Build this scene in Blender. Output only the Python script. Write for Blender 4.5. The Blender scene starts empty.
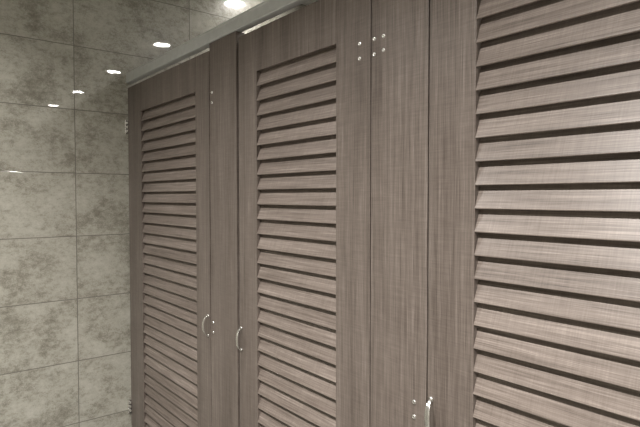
import bpy, bmesh, math
from mathutils import Matrix, Vector
C=bpy.context.scene.collection
CAMZ=1.5
bpy.context.scene.view_settings.view_transform='Standard'
bpy.context.scene.view_settings.look='None'

# ---------------- materials ----------------
def newmat(n):
    m=bpy.data.materials.new(n); m.use_nodes=True
    return m,m.node_tree.nodes,m.node_tree.links,m.node_tree.nodes['Principled BSDF']
def mth(N,L,op,a,b=None):
    n=N.new('ShaderNodeMath'); n.operation=op
    for i,v in enumerate((a,b)):
        if v is None: continue
        if isinstance(v,(int,float)): n.inputs[i].default_value=v
        else: L.new(v,n.inputs[i])
    return n.outputs[0]
def noise(N,L,vec,scale3,detail=3,rough=.5,sc=1.0):
    mp=N.new('ShaderNodeMapping'); mp.inputs['Scale'].default_value=scale3
    L.new(vec,mp.inputs['Vector'])
    n=N.new('ShaderNodeTexNoise'); n.inputs['Scale'].default_value=sc
    n.inputs['Detail'].default_value=detail; n.inputs['Roughness'].default_value=rough
    L.new(mp.outputs[0],n.inputs['Vector']); return n.outputs['Fac']
def ramp(N,L,fac,stops):
    r=N.new('ShaderNodeValToRGB')
    e=r.color_ramp.elements
    e[0].position=stops[0][0]; e[0].color=(*stops[0][1],1)
    e[1].position=stops[-1][0]; e[1].color=(*stops[-1][1],1)
    for p,c in stops[1:-1]:
        x=e.new(p); x.color=(*c,1)
    L.new(fac,r.inputs[0]); return r.outputs[0]

def wood(name,axis,bright=1.0):
    m,N,L,B=newmat(name)
    tc=N.new('ShaderNodeTexCoord').outputs['Object']
    def S(al,ac,third=None):
        t=ac if third is None else third
        return (ac,t,al) if axis=='Z' else (al,t,ac)
    fine=noise(N,L,tc,S(7,480,60),3,.7)
    mid=noise(N,L,tc,S(1.8,95,20),4,.6)
    big=noise(N,L,tc,S(.7,13,6),3,.55)
    cross=noise(N,L,tc,S(300,14,9),2,.6)
    crossm=noise(N,L,tc,S(60,20,16),3,.6)
    a=mth(N,L,'MULTIPLY',fine,.40)
    a=mth(N,L,'ADD',a,mth(N,L,'MULTIPLY',mid,.26))
    a=mth(N,L,'ADD',a,mth(N,L,'MULTIPLY',big,.18))
    a=mth(N,L,'ADD',a,mth(N,L,'MULTIPLY',cross,.10))
    a=mth(N,L,'ADD',a,mth(N,L,'MULTIPLY',crossm,.06))
    b=bright
    col=ramp(N,L,a,[(.37,(.054*b,.042*b,.035*b)),(.46,(.112*b,.090*b,.077*b)),(.54,(.162*b,.134*b,.117*b)),(.65,(.28*b,.238*b,.212*b))])
    L.new(col,B.inputs['Base Color'])
    B.inputs['Roughness'].default_value=.38
    bp=N.new('ShaderNodeBump'); bp.inputs['Strength'].default_value=.25; bp.inputs['Distance'].default_value=.0012
    L.new(a,bp.inputs['Height']); L.new(bp.outputs[0],B.inputs['Normal'])
    return m
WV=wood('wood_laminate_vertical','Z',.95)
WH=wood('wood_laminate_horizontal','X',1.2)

def plain(name,col,rough=.5,metal=0,emi=0):
    m,N,L,B=newmat(name)
    tc=N.new('ShaderNodeTexCoord').outputs['Object']
    f=noise(N,L,tc,(30,30,30),3,.5)
    c=ramp(N,L,f,[(.3,tuple(x*.94 for x in col)),(.7,tuple(min(1,x*1.04) for x in col))])
    L.new(c,B.inputs['Base Color'])
    B.inputs['Roughness'].default_value=rough; B.inputs['Metallic'].default_value=metal
    if emi:
        B.inputs['Emission Color'].default_value=(1,.96,.90,1); B.inputs['Emission Strength'].default_value=emi
    return m
CHROME=plain('brushed_steel',(.84,.83,.81),.27,1)
RAIL=plain('anodised_aluminium',(.66,.68,.68),.34,.35)
DARK=plain('black_rubber',(.012,.012,.012),.7)
WHITE=plain('ceiling_paint',(.82,.82,.80),.8)
LAMP=plain('lamp_diffuser',(1,1,1),.5,0,80)
TRIMW=plain('lamp_trim_white',(.8,.8,.78),.35)
PART=plain('partition_laminate',(.10,.083,.073),.5)

def tile(name,uaxis,u0,v0,w,h,k=1.0):
    m,N,L,B=newmat(name)
    tc=N.new('ShaderNodeTexCoord').outputs['Object']
    sp=N.new('ShaderNodeSeparateXYZ'); L.new(tc,sp.inputs[0])
    u=mth(N,L,'SUBTRACT',sp.outputs[uaxis],u0-20*w)
    v=mth(N,L,'SUBTRACT',sp.outputs['Y' if name=='floor_tile' else 'Z'],v0-20*h)
    cb=N.new('ShaderNodeCombineXYZ'); L.new(u,cb.inputs[0]); L.new(v,cb.inputs[1])
    br=N.new('ShaderNodeTexBrick'); br.offset=0; br.squash=1
    br.inputs['Scale'].default_value=1; br.inputs['Brick Width'].default_value=w; br.inputs['Row Height'].default_value=h
    br.inputs['Mortar Size'].default_value=.0020; br.inputs['Mortar Smooth'].default_value=.1
    br.inputs['Color1'].default_value=(0,0,0,1); br.inputs['Color2'].default_value=(1,1,1,1); br.inputs['Mortar'].default_value=(.5,.5,.5,1)
    L.new(cb.outputs[0],br.inputs['Vector'])
    sh=N.new('ShaderNodeVectorMath'); sh.operation='MULTIPLY_ADD'
    L.new(br.outputs['Color'],sh.inputs[0]); sh.inputs[1].default_value=(3.1,5.7,4.3); L.new(tc,sh.inputs[2])
    vec=sh.outputs[0]
    n1=noise(N,L,vec,(5,5,6),7,.62)
    n2=noise(N,L,vec,(26,26,40),9,.8)
    n3=noise(N,L,vec,(170,170,200),4,.75)
    s=mth(N,L,'ADD',mth(N,L,'MULTIPLY',n1,.36),mth(N,L,'ADD',mth(N,L,'MULTIPLY',n2,.44),mth(N,L,'MULTIPLY',n3,.20)))
    c=lambda r,g,b:(r*k,g*k,b*k)
    base=ramp(N,L,s,[(.39,c(.19,.178,.143)),(.45,c(.275,.262,.218)),(.49,c(.37,.357,.305)),(.53,c(.44,.428,.372)),(.62,c(.53,.518,.46))])
    g=N.new('ShaderNodeMix'); g.data_type='RGBA'; L.new(br.outputs['Fac'],g.inputs[0])
    L.new(base,g.inputs[6]); g.inputs[7].default_value=(.16*k,.15*k,.13*k,1)
    L.new(g.outputs[2],B.inputs['Base Color'])
    B.inputs['Roughness'].default_value=.3
    B.inputs['Coat Weight'].default_value=1; B.inputs['Coat Roughness'].default_value=.015
    bp=N.new('ShaderNodeBump'); bp.inputs['Strength'].default_value=.5; bp.inputs['Distance'].default_value=.001
    inv=mth(N,L,'SUBTRACT',1.0,br.outputs['Fac'])
    L.new(inv,bp.inputs['Height']); L.new(bp.outputs[0],B.inputs['Normal']); L.new(bp.outputs[0],B.inputs['Coat Normal'])
    return m
TY=tile('wall_tile_side','Y',-.265,1.300,.63,.322)
TX=tile('wall_tile_long','X',0.1,1.300,.63,.322,.8)
TF=tile('floor_tile','X',0,0,.6,.6,.35)

# ---------------- mesh helpers ----------------
def finish(name,bm,mat,parent=None,smooth=False):
    bmesh.ops.recalc_face_normals(bm,faces=bm.faces)
    me=bpy.data.meshes.new(name); bm.to_mesh(me); bm.free()
    if smooth:
        for p in me.polygons: p.use_smooth=True
    o=bpy.data.objects.new(name,me); C.objects.link(o)
    me.materials.append(mat)
    if parent:
        o.parent=parent; o.matrix_parent_inverse=Matrix.Translation(-parent.location)
    return o
def addbox(bm,x0,x1,y0,y1,z0,z1,bev=0,seg=2):
    t=bmesh.new(); r=bmesh.ops.create_cube(t,size=1)
    for v in t.verts:
        v.co=Vector((x0+(v.co.x+.5)*(x1-x0),y0+(v.co.y+.5)*(y1-y0),z0+(v.co.z+.5)*(z1-z0)))
    if bev: bmesh.ops.bevel(t,geom=list(t.edges),offset=bev,segments=seg,affect='EDGES',profile=.5)
    me=bpy.data.meshes.new('t'); t.to_mesh(me); t.free(); bm.from_mesh(me); bpy.data.meshes.remove(me)
def box(name,b,mat,parent=None,bev=0):
    bm=bmesh.new(); addbox(bm,*b,bev=bev); return finish(name,bm,mat,parent)
def empty(name,loc):
    e=bpy.data.objects.new(name,None); e.location=loc; e.empty_display_size=.1; C.objects.link(e); return e

def screws(name,pts,parent,r=.0062):
    bm=bmesh.new()
    for (x,z) in pts:
        prof=[(r,0.001),(r,-.0012),(r*.8,-.0032),(r*.4,-.0042),(r*.3,-.0030)]
        n=20; rings=[]
        for rr,y in prof:
            rings.append([bm.verts.new((x+rr*math.cos(2*math.pi*i/n),y,z+rr*math.sin(2*math.pi*i/n))) for i in range(n)])
        for a,b in zip(rings,rings[1:]):
            for i in range(n): bm.faces.new((a[i],a[(i+1)%n],b[(i+1)%n],b[i]))
        bm.faces.new(rings[-1]); bm.faces.new(rings[0])
    return finish(name,bm,CHROME,parent,True)

def handle(x,z,parent,side=1,h=.08):
    bm=bmesh.new(); n=24; m=10; rings=[]
    for i in range(n+1):
        t=i/n; a=(t-.5)*math.pi
        zz=z+math.sin(a)*h/2; yy=-.001-.022*math.cos(a)**.8 if 0<t<1 else -.001
        w=.003+.005*math.sin(math.pi*t)
        xx=x+side*.006*math.cos(a)
        ring=[]
        for j in range(m):
            b=2*math.pi*j/m
            ring.append(bm.verts.new((xx+w*math.cos(b),yy+.0025*math.sin(b)*math.cos(a),zz+.0025*math.sin(b)*math.sin(a))))
        rings.append(ring)
    for a,b in zip(rings,rings[1:]):
        for j in range(m): bm.faces.new((a[j],a[(j+1)%m],b[(j+1)%m],b[j]))
    bm.faces.new(rings[0]); bm.faces.new(rings[-1])
    for s in (-1,1):
        M=Matrix.Translation((x,-.0015,z+s*h/2))@Matrix.Rotation(math.pi/2,4,'X')
        bmesh.ops.create_cone(bm,cap_ends=True,segments=20,radius1=.007,radius2=.006,depth=.004,matrix=M)
    return finish('pull_handle',bm,CHROME,parent,True)

PITCH=.0517; ZB=.15; ZT=CAMZ+.585; LT=CAMZ+.439; NS=32; LB=LT-NS*PITCH
T=.036
def louvers(x0,x1,parent):
    bm=bmesh.new()
    H=PITCH+.008; D=.0225; th=.005
    for k in range(NS):
        zb=LB+k*PITCH
        top=min(zb+H,LT+.012)
        f=(top-zb)/H
        y0=.0
        P=[(y0+.0006,zb+.0006),(y0+.0001,zb+.0018),(y0+.0008,zb+.0040),(D*f-.001,top-.001),(D*f+.001,top),(D*f+th,top),(D*f+th,top-.003),(y0+th+.001,zb+.0012),(y0+th-.001,zb),(y0+.0015,zb)]
        a=[bm.verts.new((x0,y,z)) for y,z in P]; b=[bm.verts.new((x1,y,z)) for y,z in P]
        n=len(P)
        for i in range(n): bm.faces.new((a[i],a[(i+1)%n],b[(i+1)%n],b[i]))
        bm.faces.new(a); bm.faces.new(b[::-1])
    return finish('louver_slats',bm,WH,parent)

def door(x0,x1,s0,s1,hside,hingeside):
    e=empty('louvered_stall_door',((x0+x1)/2,T/2,ZB))
    box('stile_left',(x0,s0,0,T,ZB,ZT),WV,e,.0012)
    box('stile_right',(s1,x1,0,T,ZB,ZT),WV,e,.0012)
    box('top_rail',(s0,s1,0,T,LT,ZT),WV,e,.0008)
    box('bottom_rail',(s0,s1,0,T,ZB,LB),WV,e,.0008)
    louvers(s0,s1,e)
    hx=x0+.012 if hside<0 else x1-.016
    handle(hx,.975,e,1 if hside<0 else -1)
    if hingeside>0:
        screws('hinge_screws',[(x1-.040,CAMZ+dz) for dz in(.416,.376)]+[(x1-.040,.36),(x1-.040,.40)],e)
    return e
RB=CAMZ+.612; RT=CAMZ+.664
def pilaster(x0,x1,pts):
    e=empty('stall_pilaster',((x0+x1)/2,T/2,0))
    box('panel',(x0,x1,0,T,.09,RB-.0005),WV,e,.0012)
    box('shoe',(x0+.004,x1-.004,.003,T-.003,0,.0895),RAIL,e,.002)
    screws('fixing_screws',pts,e)
    return e

d=door(.014,.945,.203,.822,1,0)
for z in (CAMZ+.375,.36):
    bm=bmesh.new()
    addbox(bm,.0005,.010,-.016,.016,z-.035,z+.035,.0015)
    for zz in (z-.022,z,z+.022): addbox(bm,.004,.030,-.010,-.001,zz-.007,zz+.007,.002)
    bmesh.ops.create_cone(bm,cap_ends=True,segments=16,radius1=.006,radius2=.006,depth=.074,matrix=Matrix.Translation((.011,-.012,z)))
    finish('wall_hinge',bm,CHROME,d)
pilaster(.951,1.161,[(.973,CAMZ+.414),(.973,CAMZ+.375),(.972,.955),(.972,.995)])
door(1.178,1.866,1.301,1.726,-1,1)
xs=[1.870,2.760,3.650,4.540,5.430]
for i,x in enumerate(xs):
    pilaster(x,x+.192,[(x+.012,CAMZ+.416),(x+.012,CAMZ+.376),(x+.046,CAMZ+.416),(x+.046,CAMZ+.380),(x+.155,.992),(x+.155,.955)])
    if i<4: door(x+.196,x+.886,x+.325,x+.750,-1,1)
for x in (1.056,1.966,2.856,3.746,4.636):
    box('stall_partition',(x-.008,x+.008,T+.001,1.499,.15,2.09),PART,None,.001)
box('door_stop_strip',(1.1625,1.176,.024,.036,.15,2.08),DARK)

# head rail: extruded aluminium profile with lips
bm=bmesh.new()
P=[(-.004,RB),(-.006,RB+.002),(-.006,RB+.006),(-.0035,RB+.008),(-.0035,RT-.009),(-.006,RT-.007),(-.006,RT-.002),(-.003,RT),(.025,RT),(.028,RT-.003),(.028,RB+.002),(.026,RB)]
a=[bm.verts.new((.001,y,z)) for y,z in P]; b=[bm.verts.new((5.639,y,z)) for y,z in P]; n=len(P)
for i in range(n): bm.faces.new((a[i],a[(i+1)%n],b[(i+1)%n],b[i]))
bm.faces.new(a); bm.faces.new(b[::-1])
finish('head_rail',bm,RAIL)

# ---------------- shell ----------------
X1=5.64; Y0=-2.6; Y1=1.5; CZ=2.8
box('wall_left',(-.1,0,Y0-.1,Y1+.1,0,CZ),TY)
box('wall_right',(X1,X1+.1,Y0-.1,Y1+.1,0,CZ),TY)
box('wall_back',(0,X1,Y1,Y1+.1,0,CZ),TX)
box('wall_front',(0,X1,Y0-.1,Y0,0,CZ),TX)
box('floor',(-.1,X1+.1,Y0-.1,Y1+.1,-.1,0),TF)
box('ceiling',(-.1,X1+.1,Y0-.1,Y1+.1,CZ,CZ+.1),WHITE)

LAMP2=plain('lamp_diffuser_soft',(1,1,1),.5,0,24)
def downlight(x,y,pw,spread=140):
    e=empty('ceiling_downlight',(x,y,CZ))
    bm=bmesh.new(); n=40
    prof=[(.084,CZ),(.084,CZ-.004),(.076,CZ-.008),(.068,CZ-.006),(.066,CZ)]
    rings=[[bm.verts.new((x+r*math.cos(2*math.pi*i/n),y+r*math.sin(2*math.pi*i/n),z)) for i in range(n)] for r,z in prof]
    for a,b in zip(rings,rings[1:]):
        for i in range(n): bm.faces.new((a[i],a[(i+1)%n],b[(i+1)%n],b[i]))
    finish('trim_ring',bm,TRIMW,e,True)
    bm=bmesh.new()
    bmesh.ops.create_circle(bm,cap_ends=True,segments=40,radius=.066,matrix=Matrix.Translation((x,y,CZ-.006)))
    finish('diffuser',bm,LAMP if y>0 else LAMP2,e)
    l=bpy.data.lights.new('lamp','AREA'); l.shape='DISK'; l.size=.12; l.energy=pw; l.color=(1,.968,.93)
    l.spread=math.radians(spread)
    o=bpy.data.objects.new('lamp',l); C.objects.link(o); o.parent=e; o.location=(0,0,-.014)
for i,x in enumerate((.27,1.50,2.75,4.1,5.35)): downlight(x,.82,2.5 if i==0 else 8,110)
for x,p in ((.80,28),(2.15,62),(3.5,66),(4.85,50)): downlight(x,-1.4,p,132)

w=bpy.data.worlds.new('World'); bpy.context.scene.world=w; w.use_nodes=True
w.node_tree.nodes['Background'].inputs[0].default_value=(.8,.85,.9,1); w.node_tree.nodes['Background'].inputs[1].default_value=.3

cd=bpy.data.cameras.new('camera'); cam=bpy.data.objects.new('camera',cd); C.objects.link(cam)
cd.lens=530/640*36; cd.sensor_width=36; cd.clip_start=.02
cam.location=(2.888,-1.0,CAMZ)
cam.rotation_euler=(math.radians(90-1.78),0,math.radians(51))
bpy.context.scene.camera=cam
